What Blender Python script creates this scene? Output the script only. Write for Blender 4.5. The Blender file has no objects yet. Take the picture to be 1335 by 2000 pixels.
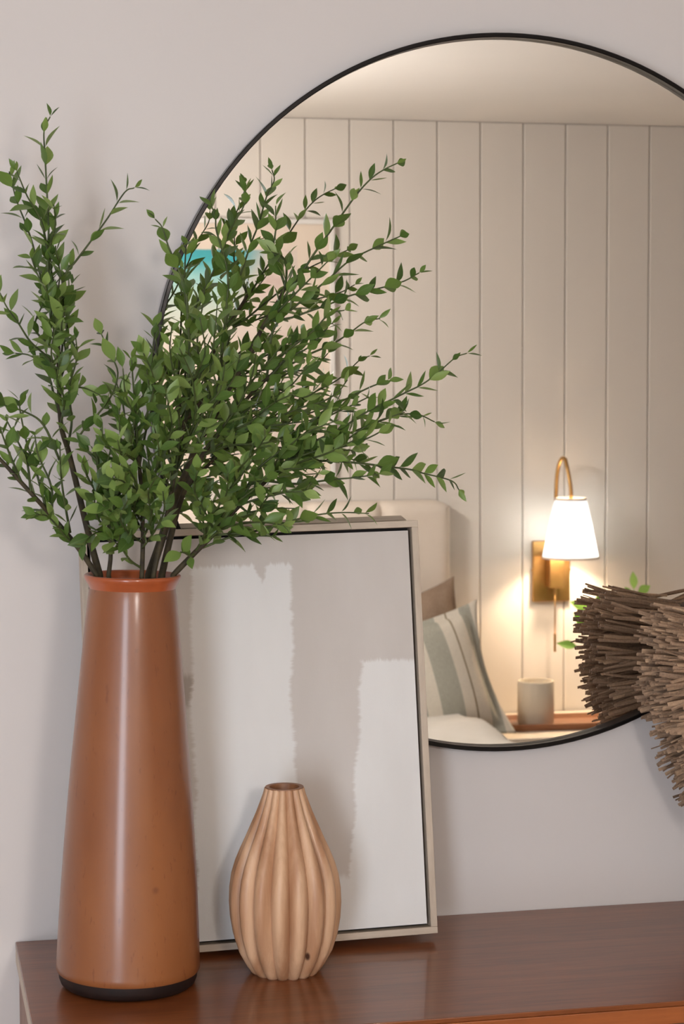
import bpy, math, random
from mathutils import Vector, Matrix

# ------------------------------------------------------------------ camera
FPX, CX, CY = 4000.0, 667.5, 1000.0            # focal length / centre for a 1335x2000 frame
CAM = Vector((0.0, -2.6, 1.6))
_d = Vector((-867.0, 280.0, FPX)).normalized()  # wall normal as the lens sees it
_vx = 200.0
_vy = -(FPX * FPX - 867.0 * _vx) / 280.0
_u = Vector((_vx, _vy, FPX)) * -1.0
_u = (_u - _d * _u.dot(_d)).normalized()
if _u.y < 0: _u = -_u
AY = Vector((_d.x, _d.y, -_d.z)); AZ = Vector((_u.x, _u.y, -_u.z)); AX = AY.cross(AZ)
ROT = Matrix((AX, AY, AZ))                      # camera axes -> world axes
scene = bpy.context.scene
camd = bpy.data.cameras.new('camera')
camd.sensor_fit = 'VERTICAL'; camd.sensor_height = 36.0; camd.lens = FPX / 2000.0 * 36.0
camd.clip_start = 0.05; camd.clip_end = 60
camd.dof.use_dof = True; camd.dof.focus_distance = 2.55; camd.dof.aperture_fstop = 14.0
cam = bpy.data.objects.new('camera', camd)
scene.collection.objects.link(cam)
cam.matrix_world = Matrix.Translation(CAM) @ ROT.to_4x4()
scene.camera = cam

# ------------------------------------------------------------------ world, light, exposure
world = bpy.data.worlds.new('world'); scene.world = world
world.use_nodes = True
bg = world.node_tree.nodes['Background']
bg.inputs[0].default_value = (0.80, 0.90, 1.0, 1); bg.inputs[1].default_value = 1.0

def area_light(name, loc, aim, sx, sy, power, col):
    l = bpy.data.lights.new(name, 'AREA'); l.shape = 'RECTANGLE'; l.size = sx; l.size_y = sy
    l.energy = power; l.color = col
    o = bpy.data.objects.new(name, l); scene.collection.objects.link(o)
    o.location = loc; o.rotation_euler = Vector(aim).to_track_quat('-Z', 'Y').to_euler()
    return o
WIN = (-1.78, -0.88, 0.30, 2.20)                  # the window in the back wall: x0 x1 z0 z1
area_light('daylight_through_window', ((WIN[0]+WIN[1])/2, -4.09, (WIN[2]+WIN[3])/2), (0, 1, 0),
           WIN[1]-WIN[0]-0.04, WIN[3]-WIN[2]-0.04, 62.0, (0.80, 0.89, 1.0))
vs = scene.view_settings
scene.display_settings.display_device = 'sRGB'
vs.view_transform = 'Standard'; vs.look = 'None'; vs.gamma = 1.0; vs.use_curve_mapping = False
vs.exposure = 0.16
scene.cycles.max_bounces = 6; scene.cycles.diffuse_bounces = 3

# ------------------------------------------------------------------ helpers
random.seed(7)
COL = scene.collection
def ray(px, py): return ROT @ Vector((px - CX, CY - py, -FPX))
def aty(px, py, y):                             # the point of the pixel's ray at depth y
    r = ray(px, py); return CAM + r * ((y - CAM.y) / r.y)
def atz(px, py, z):
    r = ray(px, py); return CAM + r * ((z - CAM.z) / r.z)
def vis(px, py, y):                             # seen in the mirror: real point at distance y from the mirror wall
    p = aty(px, py, y); return Vector((p.x, -p.y, p.z))

def srgb(r, g, b):
    f = lambda c: (c/255/12.92) if c/255 <= 0.04045 else ((c/255+0.055)/1.055)**2.4
    return (f(r), f(g), f(b), 1.0)
def mat(name, col, rough=0.5, metal=0.0, spec=0.5, coat=0.0):
    m = bpy.data.materials.new(name); m.use_nodes = True
    b = m.node_tree.nodes['Principled BSDF']
    b.inputs['Base Color'].default_value = col; b.inputs['Roughness'].default_value = rough
    b.inputs['Metallic'].default_value = metal; b.inputs['Specular IOR Level'].default_value = spec
    b.inputs['Coat Weight'].default_value = coat
    return m
class NT:                                       # tiny node-building helper
    def __init__(s, m): s.t = m.node_tree; s.b = s.t.nodes['Principled BSDF']
    def n(s, kind, **kw):
        x = s.t.nodes.new(kind)
        for k, v in kw.items(): setattr(x, k, v)
        return x
    def l(s, a, b): s.t.links.new(a, b)
    def coord(s, scale=(1,1,1), kind='Object', rot=(0,0,0)):
        c = s.n('ShaderNodeTexCoord'); m = s.n('ShaderNodeMapping')
        m.inputs['Scale'].default_value = scale; m.inputs['Rotation'].default_value = rot
        s.l(c.outputs[kind], m.inputs['Vector']); return m.outputs['Vector']
    def noise(s, vec, scale=5, detail=4, rough=0.5, dist=0.0):
        x = s.n('ShaderNodeTexNoise'); x.inputs['Scale'].default_value = scale
        x.inputs['Detail'].default_value = detail; x.inputs['Roughness'].default_value = rough
        x.inputs['Distortion'].default_value = dist
        if vec is not None: s.l(vec, x.inputs['Vector'])
        return x.outputs['Fac']
    def ramp(s, fac, stops, interp='LINEAR'):
        r = s.n('ShaderNodeValToRGB'); e = r.color_ramp.elements; r.color_ramp.interpolation = interp
        while len(e) < len(stops): e.new(0.5)
        for el, (p, c) in zip(e, stops): el.position = p; el.color = c
        s.l(fac, r.inputs['Fac']); return r.outputs['Color']
    def mix(s, fac, a, b, mode='MIX'):
        x = s.n('ShaderNodeMix', data_type='RGBA', blend_type=mode)
        for sock, v in ((x.inputs[0], fac), (x.inputs[6], a), (x.inputs[7], b)):
            if isinstance(v, (int, float, tuple)): sock.default_value = v
            else: s.l(v, sock)
        return x.outputs[2]
    def math(s, op, a, b=0.0, clamp=False):
        x = s.n('ShaderNodeMath', operation=op); x.use_clamp = clamp
        for sock, v in ((x.inputs[0], a), (x.inputs[1], b)):
            if isinstance(v, (int, float)): sock.default_value = v
            else: s.l(v, sock)
        return x.outputs[0]
    def step(s, v, edge, soft):                 # 0 below edge, 1 above
        x = s.n('ShaderNodeMapRange'); x.interpolation_type = 'SMOOTHSTEP'
        if isinstance(edge, (int, float)):
            d = s.math('SUBTRACT', v, edge)
        else: d = s.math('SUBTRACT', v, edge)
        s.l(d, x.inputs[0]); x.inputs[1].default_value = -soft; x.inputs[2].default_value = soft
        return x.outputs[0]
    def base(s, c): s.l(c, s.b.inputs['Base Color'])
    def bump(s, h, strength=0.2, dist=0.002):
        x = s.n('ShaderNodeBump'); x.inputs['Strength'].default_value = strength
        x.inputs['Distance'].default_value = dist
        s.l(h, x.inputs['Height']); s.l(x.outputs['Normal'], s.b.inputs['Normal'])

class MB:                                       # collects vertices and faces of one mesh
    def __init__(s): s.v = []; s.f = []
    def add(s, vs, fs):
        k = len(s.v); s.v += [tuple(p) for p in vs]; s.f += [tuple(i + k for i in f) for f in fs]; return s
    def box(s, x0, x1, y0, y1, z0, z1):
        return s.add([(x0,y0,z0),(x1,y0,z0),(x1,y1,z0),(x0,y1,z0),(x0,y0,z1),(x1,y0,z1),(x1,y1,z1),(x0,y1,z1)],
              [(0,3,2,1),(4,5,6,7),(0,1,5,4),(1,2,6,5),(2,3,7,6),(3,0,4,7)])
    def tube(s, pts, radii, seg=8, cap=True):
        pts = [Vector(p) for p in pts]; n = len(pts)
        if isinstance(radii, (int, float)): radii = [radii] * n
        rings = []; ref = None
        for i, p in enumerate(pts):
            t = (pts[min(i+1, n-1)] - pts[max(i-1, 0)]).normalized()
            if ref is None:
                ref = t.orthogonal().normalized()
            ref = (ref - t * ref.dot(t)).normalized(); bi = t.cross(ref)
            rings.append([p + (ref*math.cos(a) + bi*math.sin(a)) * radii[i]
                          for a in [2*math.pi*k/seg for k in range(seg)]])
        vs = [q for r in rings for q in r]; fs = []
        for i in range(n-1):
            for k in range(seg):
                fs.append((i*seg+k, i*seg+(k+1) % seg, (i+1)*seg+(k+1) % seg, (i+1)*seg+k))
        if cap: fs += [tuple(range(seg))[::-1], tuple((n-1)*seg+k for k in range(seg))]
        return s.add(vs, fs)
    def lathe(s, prof, seg=64, c=(0,0,0), rfun=None, close=False, cap=(True, True)):   # prof: (r, z) list
        n = len(prof); vs = []; fs = []
        for r, z in prof:
            for k in range(seg):
                a = 2*math.pi*k/seg; rr = r if rfun is None else rfun(r, z, a)
                vs.append((c[0]+rr*math.cos(a), c[1]+rr*math.sin(a), c[2]+z))
        for i in range(n-1 if not close else n):
            j = (i+1) % n
            for k in range(seg): fs.append((i*seg+k, i*seg+(k+1) % seg, j*seg+(k+1) % seg, j*seg+k))
        if not close:
            if cap[0] and prof[0][0] > 1e-5: fs.append(tuple(range(seg))[::-1])
            if cap[1] and prof[-1][0] > 1e-5: fs.append(tuple((n-1)*seg+k for k in range(seg)))
        return s.add(vs, fs)
    def mesh(s, name, m=None, smooth=False, angle=None, origin=(0,0,0)):
        o = Vector(origin); me = bpy.data.meshes.new(name)
        me.from_pydata([tuple(Vector(p)-o) for p in s.v], [], s.f); me.validate()
        if m: me.materials.append(m)
        if smooth:
            me.polygons.foreach_set('use_smooth', [True]*len(me.polygons))
            if angle: me.set_sharp_from_angle(angle=math.radians(angle))
        me.update(); return me
    def build(s, name, m, parent=None, smooth=False, angle=None, loc=(0,0,0), bevel=0.0, fix=False):
        me = s.mesh(name, m, smooth or bevel > 0, angle or (40 if bevel else None))
        if fix:
            import bmesh
            bm = bmesh.new(); bm.from_mesh(me); bmesh.ops.recalc_face_normals(bm, faces=bm.faces); bm.to_mesh(me); bm.free()
        o = bpy.data.objects.new(name, me); COL.objects.link(o); o.location = loc
        if parent: o.parent = parent
        if bevel:
            b = o.modifiers.new('bevel', 'BEVEL'); b.width = bevel; b.segments = 3; b.limit_method = 'ANGLE'
        return o
def tag(o, label=None, cat=None, group=None, kind=None):
    if label: o['label'] = label
    if cat: o['category'] = cat
    if group: o['group'] = group
    if kind: o['kind'] = kind
    return o
def empty(name, loc=(0,0,0), rot=(0,0,0)):
    o = bpy.data.objects.new(name, None); COL.objects.link(o); o.location = loc; o.rotation_euler = rot
    o.empty_display_size = 0.05; return o
def smooth_path(pts, n=6):                      # Catmull-Rom through the points
    P = [Vector(p) for p in pts]
    if len(P) < 3: return [P[0].lerp(P[-1], i/n) for i in range(n+1)]
    Q = [P[0]*2-P[1]] + P + [P[-1]*2-P[-2]]; out = []
    for i in range(1, len(Q)-2):
        a, b, c, d = Q[i-1], Q[i], Q[i+1], Q[i+2]
        for k in range(n):
            t = k/n
            out.append(0.5*((2*b)+(c-a)*t+(2*a-5*b+4*c-d)*t*t+(3*b-a-3*c+d)*t**3))
    out.append(P[-1]); return out

# ------------------------------------------------------------------ materials
def paint(name, col, rough=0.6, var=0.03):
    m = mat(name, col, rough, spec=0.3); t = NT(m)
    v = t.coord(); n = t.noise(v, 3.0, 3)
    lo = tuple(c*(1-var) for c in col[:3])+(1,); hi = tuple(min(1, c*(1+var)) for c in col[:3])+(1,)
    t.base(t.ramp(n, [(0.3, lo), (0.7, hi)]))
    t.bump(t.noise(v, 260, 2), 0.06, 0.001); return m
M = {}
M['wall'] = paint('wall_paint', srgb(214, 207, 204), 0.55, 0.012)
M['ceiling'] = paint('ceiling_paint', srgb(228, 224, 218), 0.8, 0.01)
M['board'] = paint('painted_board', srgb(226, 220, 212), 0.5, 0.012)
M['backing'] = paint('wall_backing', srgb(186, 178, 168), 0.8, 0.02)
M['white'] = paint('white_paint', srgb(236, 236, 234), 0.4, 0.01)
M['black_metal'] = mat('black_metal', srgb(26, 23, 23), 0.28, 0.6)
M['mirror'] = mat('mirror_silver', (0.93, 0.915, 0.895, 1), 0.0, 1.0)
M['dark'] = mat('dark_gap', srgb(22, 19, 18), 0.8)

def wood(name, a, b, rough, axis_scale, ring=0.0, coat=0.0, bump=0.1, fine=1.0):
    m = mat(name, a, rough, coat=coat); t = NT(m)
    v = t.coord(axis_scale)
    n1 = t.noise(v, 3.0, 6, 0.6, 0.6); n2 = t.noise(v, 14*fine, 5, 0.65, 0.2)
    f = t.math('ADD', t.math('MULTIPLY', n1, 0.6), t.math('MULTIPLY', n2, 0.4))
    t.base(t.ramp(f, [(0.32, a), (0.68, b)]))
    t.bump(n2, bump, 0.001)
    return m
M['walnut'] = wood('walnut_top', srgb(98, 51, 24), srgb(146, 82, 43), 0.30, (1.2, 14, 14), coat=0.25, bump=0.06)
M['walnut_edge'] = wood('walnut_edge', srgb(132, 70, 34), srgb(172, 98, 52), 0.35, (1.2, 14, 14), coat=0.2)
M['walnut_side'] = wood('walnut_side', srgb(120, 84, 66), srgb(150, 108, 88), 0.45, (14, 14, 1.2))
M['oak'] = wood('pale_oak', srgb(178, 160, 142), srgb(208, 192, 174), 0.5, (14, 14, 1.5), bump=0.08)
M['oak_h'] = wood('pale_oak_rail', srgb(178, 160, 142), srgb(208, 192, 174), 0.5, (1.5, 14, 14), bump=0.08)
M['floor'] = wood('floor_oak', srgb(150, 118, 88), srgb(186, 152, 118), 0.4, (8, 1, 8))
M['tray'] = wood('tray_wood', srgb(128, 84, 58), srgb(164, 116, 84), 0.4, (1.5, 12, 12))

# ------------------------------------------------------------------ the room
X0, X1, YB, ZC = -2.4, 3.3, -4.0, 2.405
tag(MB().box(X0-0.1, X1+0.1, YB-0.2, 0.12, -0.1, 0).build('floor', M['floor']), kind='structure')
tag(MB().box(X0-0.1, X1+0.1, YB-0.2, 0.12, ZC, ZC+0.1).build('ceiling', M['ceiling']), kind='structure')
tag(MB().box(X0-0.1, X1+0.1, 0, 0.12, 0, ZC).build('wall_front', M['wall']), kind='structure')
tag(MB().box(X1, X1+0.1, YB, 0, 0, ZC).build('wall_right', M['wall']), kind='structure')
tag(MB().box(X0-0.1, X0, YB, 0, 0, ZC).build('wall_left', M['wall']), kind='structure')
wb = MB()
wb.box(X0, WIN[0], YB-0.12, YB-0.012, 0, ZC).box(WIN[1], X1, YB-0.12, YB-0.012, 0, ZC)
wb.box(WIN[0], WIN[1], YB-0.12, YB-0.012, 0, WIN[2]).box(WIN[0], WIN[1], YB-0.12, YB-0.012, WIN[3], ZC)
wall_back = tag(wb.build('wall_back', M['backing']), kind='structure')
BW, GAP = 0.1474, 0.0027
bmesh_full = None
k0 = math.floor((X0-1.7449)/BW)
plank_meshes = {}
def plank(xa, xb, za, zb):
    key = (round(xb-xa, 4), round(zb-za, 4))
    if key not in plank_meshes:
        w, h = key; b = 0.003; m = MB()
        m.add([(b,0,0),(w-b,0,0),(w-b,0,h),(b,0,h), (0,-b,0),(0,-b,h),(w,-b,0),(w,-b,h), (0,-0.014,0),(0,-0.014,h),(w,-0.014,0),(w,-0.014,h)],
              [(1,0,3,2),(0,4,5,3),(6,1,2,7),(4,8,9,5),(10,6,7,11)])
        plank_meshes[key] = m.mesh('plank', M['board'])
    o = bpy.data.objects.new('plank', plank_meshes[key]); COL.objects.link(o)
    o.location = (xa, YB + random.uniform(-0.0008, 0.0008), za); o.parent = wall_back
for k in range(k0, 40):
    xa, xb = 1.7449 + k*BW + GAP/2, 1.7449 + (k+1)*BW - GAP/2
    xa, xb = max(xa, X0+0.001), min(xb, X1-0.001)
    if xb - xa < 0.01: continue
    if xb < WIN[0] or xa > WIN[1]: plank(xa, xb, 0, ZC-0.002)
    else:
        plank(xa, xb, 0, WIN[2]-0.06); plank(xa, xb, WIN[3]+0.06, ZC-0.002)
        if xa < WIN[0]: plank(xa, WIN[0]-0.005, WIN[2]-0.06, WIN[3]+0.06)
        if xb > WIN[1]: plank(WIN[1]+0.005, xb, WIN[2]-0.06, WIN[3]+0.06)
def window(name, mk):
    w = empty(name); tag(w, kind='structure')
    for nm, b in mk: MB().box(*b).build(nm, M['white'], w)
a, b, c, d = WIN
window('window_1', [('window_frame', (a-0.06, a, YB-0.1, YB+0.02, c-0.06, d+0.06)), ('window_frame', (b, b+0.06, YB-0.1, YB+0.02, c-0.06, d+0.06)),
    ('window_frame', (a, b, YB-0.1, YB+0.02, d, d+0.06)), ('window_sill', (a-0.02, b+0.02, YB-0.1, YB+0.06, c-0.05, c)),
    ('muntin', (a, b, YB-0.065, YB-0.045, 1.39, 1.43))])
for nm, bx in (('baseboard_front', (X0, X1, -0.016, 0, 0, 0.12)), ('baseboard_right', (X1-0.016, X1, YB, -0.016, 0, 0.12)),
               ('baseboard_left', (X0, X0+0.016, YB, -0.016, 0, 0.12))):
    tag(MB().box(*bx).build(nm, M['white']), kind='structure')

# ------------------------------------------------------------------ dresser
ZT = 0.87                                       # height of the dresser top
dl = aty(30, 1838, 0).x                         # its left end
pf = atz(1000, 1979, ZT)
DF = pf.y                                       # y of the front edge
DRX = 1.62
root = tag(empty('dresser', (dl, 0, 0)), 'brown walnut dresser standing against the wall under the round mirror', 'dresser')
W_, D_ = DRX - dl, -DF
top = MB().box(0, W_, -D_, -0.002, ZT-0.006, ZT).build('top', M['walnut'], root, bevel=0.001)
lip = MB().box(0.0, W_, -D_-0.001, -D_+0.018, ZT-0.026, ZT-0.0062).build('front_edge', M['walnut_edge'], root, bevel=0.001)
MB().box(0.0, 0.02, -D_+0.0185, -0.002, ZT-0.026, ZT-0.0062).build('end_edge', M['oak'], root)
MB().box(0.004, 0.024, -D_+0.005, -0.004, 0.10, ZT-0.030).build('side_panel', M['walnut_side'], root)
MB().box(W_-0.024, W_-0.004, -D_+0.005, -0.004, 0.10, ZT-0.030).build('side_panel', M['walnut_side'], root)
MB().box(0.0245, W_-0.0245, -D_+0.03, -0.004, 0.10, ZT-0.0265).build('carcass', M['walnut_side'], root)
for r_ in range(3):
    for c_ in range(2):
        w2 = (W_-0.049)/2; xa = 0.0245 + c_*w2 + 0.002; za = 0.105 + r_*0.2435
        dr = MB().box(xa, xa+w2-0.004, -D_+0.010, -D_+0.0295, za, za+0.2385).build('drawer', M['walnut_edge'], root, bevel=0.002)
        kn = MB().lathe([(0.006,0),(0.006,0.012),(0.014,0.018),(0.014,0.024),(0.0,0.026)], 20).build('knob', M['black_metal'], dr, True, 35)
        kn.location = (xa+w2/2, -D_+0.010, za+0.12); kn.rotation_euler = (math.radians(90), 0, 0)
for lx in (0.03, W_-0.08):
    for ly in (-D_+0.03, -0.06):
        MB().add([(lx,ly,0.1),(lx+0.05,ly,0.1),(lx+0.05,ly+0.04,0.1),(lx,ly+0.04,0.1),(lx+0.012,ly+0.01,0),(lx+0.038,ly+0.01,0),(lx+0.038,ly+0.03,0),(lx+0.012,ly+0.03,0)],
                 [(0,1,2,3),(7,6,5,4),(0,4,5,1),(1,5,6,2),(2,6,7,3),(3,7,4,0)]).build('leg', M['walnut_side'], root)

# ------------------------------------------------------------------ round mirror
MC, MR, MDEP = Vector((0.780, 0, 1.5610)), 0.4690, 0.025
root = tag(empty('round_mirror', (MC.x, 0, MC.z)), 'large round wall mirror with a thin black metal frame', 'mirror')
def ring(prof, seg=160):                        # (radius, depth) profile swept about the y axis
    m = MB(); m.lathe(prof, seg, close=True)
    m.v = [(x, -z, y) for x, y, z in m.v]; return m
ring([(MR, 0.001), (MR, MDEP-0.001), (MR-0.001, MDEP), (MR-0.0048, MDEP), (MR-0.0058, MDEP-0.001), (MR-0.0058, 0.001)]).build('frame', M['black_metal'], root, True, 40, fix=True)
ring([(MR-0.0061, 0.001), (MR-0.0061, 0.0125), (0.0001, 0.0125), (0.0001, 0.001)]).build('glass', M['mirror'], root, fix=True)

# ------------------------------------------------------------------ leaning painting
PW, PH, PT = 0.432, 0.526, 0.030
pr = aty(852, 1832, -0.120)
LEAN = math.asin((0.094-0.028)/PH)
root = tag(empty('framed_painting', (pr.x-PW+0.001, -0.094, ZT+0.0005), (-LEAN, math.radians(-1.0), 0)),
           'abstract beige and white painting in a thin pale oak frame, leaning against the mirror', 'painting')
ft = 0.0085
def rail(nm, b, m): MB().box(*b).build(nm, m, root, bevel=0.0006)
rail('frame_rail', (0, PW, -PT, 0, 0, ft), M['oak_h']); rail('frame_rail', (0, PW, -PT, 0, PH-ft, PH), M['oak_h'])
rail('frame_rail', (0, ft, -PT, 0, ft, PH-ft), M['oak']); rail('frame_rail', (PW-ft, PW, -PT, 0, ft, PH-ft), M['oak'])
MB().box(ft, PW-ft, -0.006, -0.001, ft, PH-ft).build('backing', M['dark'], root)
art = mat('canvas_art', srgb(200, 192, 186), 0.75, spec=0.2); t = NT(art)
cw, ch = PW-2*ft-0.008, PH-2*ft-0.008
sep = t.n('ShaderNodeSeparateXYZ'); t.l(t.coord((1/cw, 1, 1/ch)), sep.inputs[0]); U, V = sep.outputs[0], sep.outputs[2]
va = t.coord((1, 1, 1))
streak = t.noise(t.coord((26, 1, 150)), 1.0, 4, 0.65, 0.4)         # bristle ends along vertical edges
streak2 = t.noise(t.coord((170, 1, 24)), 1.0, 4, 0.65, 0.4)
wob = t.noise(va, 9.0, 3)
du = t.math('ADD', t.math('MULTIPLY', t.math('SUBTRACT', streak, 0.5), 0.032), t.math('MULTIPLY', t.math('SUBTRACT', wob, 0.5), 0.06))
dv = t.math('ADD', t.math('MULTIPLY', t.math('SUBTRACT', streak2, 0.5), 0.03), t.math('MULTIPLY', t.math('SUBTRACT', wob, 0.5), 0.025))
Ud = t.math('ADD', U, du); Vd = t.math('ADD', V, dv)
AND = lambda a, b: t.math('MULTIPLY', a, b)
NOT = lambda a: t.math('SUBTRACT', 1.0, a)
OR = lambda a, b: t.math('MAXIMUM', a, b)
r1 = t.math('ADD', 0.592, t.math('MULTIPLY', V, 0.03))
left1 = t.math('ADD', 0.275, t.math('MULTIPLY', V, 0.035))
blk1 = AND(AND(t.step(Ud, left1, 0.009), NOT(t.step(Ud, r1, 0.008))), NOT(t.step(Vd, 0.928, 0.006)))
notch = t.step(t.math('SUBTRACT', t.math('MULTIPLY', t.math('SUBTRACT', Vd, 0.885), 0.55), t.math('ABSOLUTE', t.math('SUBTRACT', Ud, 0.525))), 0.0, 0.006)
blk1 = AND(blk1, NOT(notch))
r2 = t.math('ADD', 0.742, t.math('MULTIPLY', V, 0.135))
blk2 = AND(t.step(Ud, r2, 0.008), NOT(t.step(Vd, 0.672, 0.006)))
low = NOT(t.step(Vd, 0.135, 0.012))
low = AND(low, t.step(Ud, left1, 0.006))
white_ = OR(OR(blk1, blk2), low)
patch = AND(NOT(t.step(Ud, 0.34, 0.008)), OR(AND(t.step(Vd, 0.585, 0.01), NOT(t.step(Vd, 0.66, 0.01))), NOT(t.step(Vd, 0.22, 0.02))))
tone = t.noise(t.coord((5, 1, 1.6)), 2.0, 4)
gcol = t.ramp(tone, [(0.3, srgb(199, 191, 185)), (0.7, srgb(209, 202, 197))])
wcol = t.ramp(tone, [(0.3, srgb(222, 219, 217)), (0.7, srgb(231, 229, 227))])
colr = t.mix(white_, gcol, wcol)
t.base(t.mix(t.math('MULTIPLY', AND(patch, NOT(blk1)), 0.9), colr, srgb(168, 157, 148)))
t.bump(t.math('ADD', t.math('MULTIPLY', streak, 0.7), t.noise(va, 600, 2)), 0.10, 0.0008)
cv = MB().box(0, cw, 0, 0.018, 0, ch).build('canvas', art, root, loc=(ft+0.004, -PT+0.0045, ft+0.004))

# ------------------------------------------------------------------ tall terracotta vase
vb = atz(250, 1921, ZT)
VY = vb.y
def vz(py, px=257): return aty(px, py, VY).z
sc_v = (aty(390, 1910, VY) - aty(110, 1910, VY)).x / 280.0          # metres per pixel at the vase
prof_px = [(137.5, 1897), (140, 1889), (139.5, 1880), (137, 1820), (132.5, 1735), (127, 1650), (121.5, 1575), (115.5, 1500), (107.5, 1410),
           (98.5, 1310), (91, 1225), (85.5, 1172), (83.5, 1160)]
zb = vz(1921)
prof = [(r*sc_v, vz(y)-zb) for r, y in prof_px]
H0 = 0.017
zs = lambda z: max(H0, z)                                            # body starts above the dark foot
prof = [(r, zs(z)) for r, z in prof]
terra = mat('terracotta_glaze', srgb(168, 98, 58), 0.42, coat=0.55); t = NT(terra)
t.b.inputs['Coat Roughness'].default_value = 0.19
v = t.coord(); n1 = t.noise(t.coord((1, 1, 0.35)), 9, 4); n2 = t.noise(t.coord((1, 1, 0.3)), 160, 3, 0.6)
c1 = t.ramp(n1, [(0.3, srgb(128, 72, 37)), (0.7, srgb(154, 94, 51))])
c2 = t.mix(t.math('MULTIPLY', t.step(n2, 0.66, 0.05), 0.45), c1, srgb(110, 54, 26))
dist = t.n('ShaderNodeVectorMath', operation='DISTANCE'); t.l(v, dist.inputs[0])
kx = (287-251)*sc_v; rk = 131*sc_v
dist.inputs[1].default_value = (kx, -math.sqrt(rk*rk-kx*kx), vz(1712)-zb)
t.base(t.mix(t.math('MULTIPLY', NOT(t.step(dist.outputs['Value'], 0.0035, 0.0025)), 0.5), c2, srgb(96, 48, 26)))
t.bump(t.math('ADD', n2, t.noise(v, 40, 2)), 0.10, 0.0006)
VT = math.radians(1.25)
root = tag(empty('terracotta_vase', (vb.x, VY, ZT+124*sc_v*math.sin(VT)), (0, VT, 0)), 'tall tapered orange-brown glazed terracotta vase holding green branches', 'vase')
rim_z = zs(vz(1127)-zb)
inner = [(83.5*sc_v, prof[-1][1]), (82.5*sc_v, zs(vz(1150)-zb)), (84*sc_v, zs(vz(1144)-zb))]
MB().lathe([(130*sc_v, H0-0.0005)] + [(r, z + (0.0002*i)) for i, (r, z) in enumerate(prof)] + [(82.5*sc_v, zs(vz(1151)-zb))], 96, cap=(True, False)).build('body', terra, root, True, 40)
rim_m = mat('rim_glaze', srgb(186, 92, 44), 0.3, coat=0.4); t = NT(rim_m)
t.base(t.ramp(t.noise(t.coord(), 25, 3), [(0.3, srgb(158, 76, 40)), (0.7, srgb(180, 92, 50))]))
rz = lambda py: zs(vz(py)-zb)
MB().lathe([(81.5*sc_v, rz(1153)), (83.5*sc_v, rz(1150)), (85*sc_v, rz(1145)), (90*sc_v, rz(1137)), (93*sc_v, rz(1131)), (93*sc_v, rz(1126.5)), (91*sc_v, rz(1124.5)),
            (87*sc_v, rz(1124.5)), (84*sc_v, rz(1128)), (77*sc_v, rz(1146)), (78*sc_v, rz(1250)), (100*sc_v, rz(1500)), (122*sc_v, rz(1800)), (122*sc_v, rz(1890)), (0.0005, rz(1890))], 96, cap=(False, False)).build('rim', rim_m, root, True, 50)
foot_m = mat('dark_foot', srgb(48, 26, 20), 0.6); t = NT(foot_m)
t.base(t.ramp(t.noise(t.coord(), 60, 3), [(0.3, srgb(24, 12, 9)), (0.7, srgb(36, 18, 13))]))
MB().lathe([(0.001, 0), (124*sc_v, 0), (130*sc_v, 0.003), (134*sc_v, 0.009), (135*sc_v, H0+0.001)], 96).build('foot', foot_m, root, True, 40)

# ------------------------------------------------------------------ small fluted wooden vase
rb = atz(557, 1897, ZT); RY = rb.y
sc_r = (aty(660, 1750, RY) - aty(450, 1750, RY)).x / 210.0
rzf = lambda py: aty(557, py, RY).z - ZT
ppx = [(62, 1897.5), (67, 1893), (76, 1880), (91, 1853), (101, 1822), (106.5, 1790), (108.5, 1760), (107.5, 1732), (103.5, 1705), (96, 1680), (86, 1656), (75, 1632),
       (64.5, 1608), (54.5, 1585), (47, 1565), (41.5, 1550), (38.8, 1540), (38, 1537)]
pz = [(r*sc_r, max(0.0, rzf(y))) for r, y in ppx]; pz[0] = (pz[0][0], 0.0)
dense = []
for i in range(len(pz)-1):
    for k in range(3): f = k/3; dense.append((pz[i][0]*(1-f)+pz[i+1][0]*f, pz[i][1]*(1-f)+pz[i+1][1]*f))
dense.append(pz[-1])
NR = 16; ph = -2*math.pi*59/(NR*14)
ztop = dense[-1][1]
def flute(r, z, a):
    q = ((a-ph)/(2*math.pi)*NR) % 1.0
    sh = (1-abs(2*q-1)**2.1)                    # 0 at the crease, 1 on the lobe
    lean = 0.10*(q-0.5)
    amp = 0.155 if r > 50*sc_r else 0.155*(0.45+0.55*(r/sc_r-30)/20)
    return r*(1-amp*(1-sh)+0.012*lean)*1.0
pale = mat('carved_pale_wood', srgb(190, 146, 108), 0.5, coat=0.08); t = NT(pale)
wv = t.n('ShaderNodeTexWave', wave_type='BANDS', bands_direction='X'); wv.inputs['Scale'].default_value = 9.0
wv.inputs['Distortion'].default_value = 9.0; wv.inputs['Detail'].default_value = 3.0; wv.inputs['Detail Scale'].default_value = 0.6
t.l(t.coord((1.0, 0.7, 0.35)), wv.inputs['Vector'])
fine = t.noise(t.coord((60, 60, 5)), 3.0, 4, 0.6)
g = t.math('ADD', t.math('MULTIPLY', wv.outputs['Fac'], 0.45), t.math('MULTIPLY', fine, 0.55))
gc = t.ramp(g, [(0.25, srgb(178, 132, 98)), (0.75, srgb(212, 172, 138))])
dist = t.n('ShaderNodeVectorMath', operation='DISTANCE'); t.l(t.coord((1, 0.15, 0.55)), dist.inputs[0])
kx = (585-557)*sc_r; kr = 94*sc_r
dist.inputs[1].default_value = (kx, -0.15*math.sqrt(kr*kr-kx*kx), rzf(1848)*0.55)
t.base(t.mix(NOT(t.step(dist.outputs['Value'], 0.0028, 0.0012)), gc, srgb(70, 38, 20)))
t.bump(fine, 0.08, 0.0006)
root = tag(empty('wooden_vase', (rb.x, RY, ZT)), 'small pale carved wooden bud vase with vertical fluted ribs', 'vase')
MB().lathe(dense, NR*14, rfun=flute, cap=(True, False)).build('body', pale, root, True, 28)
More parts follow.
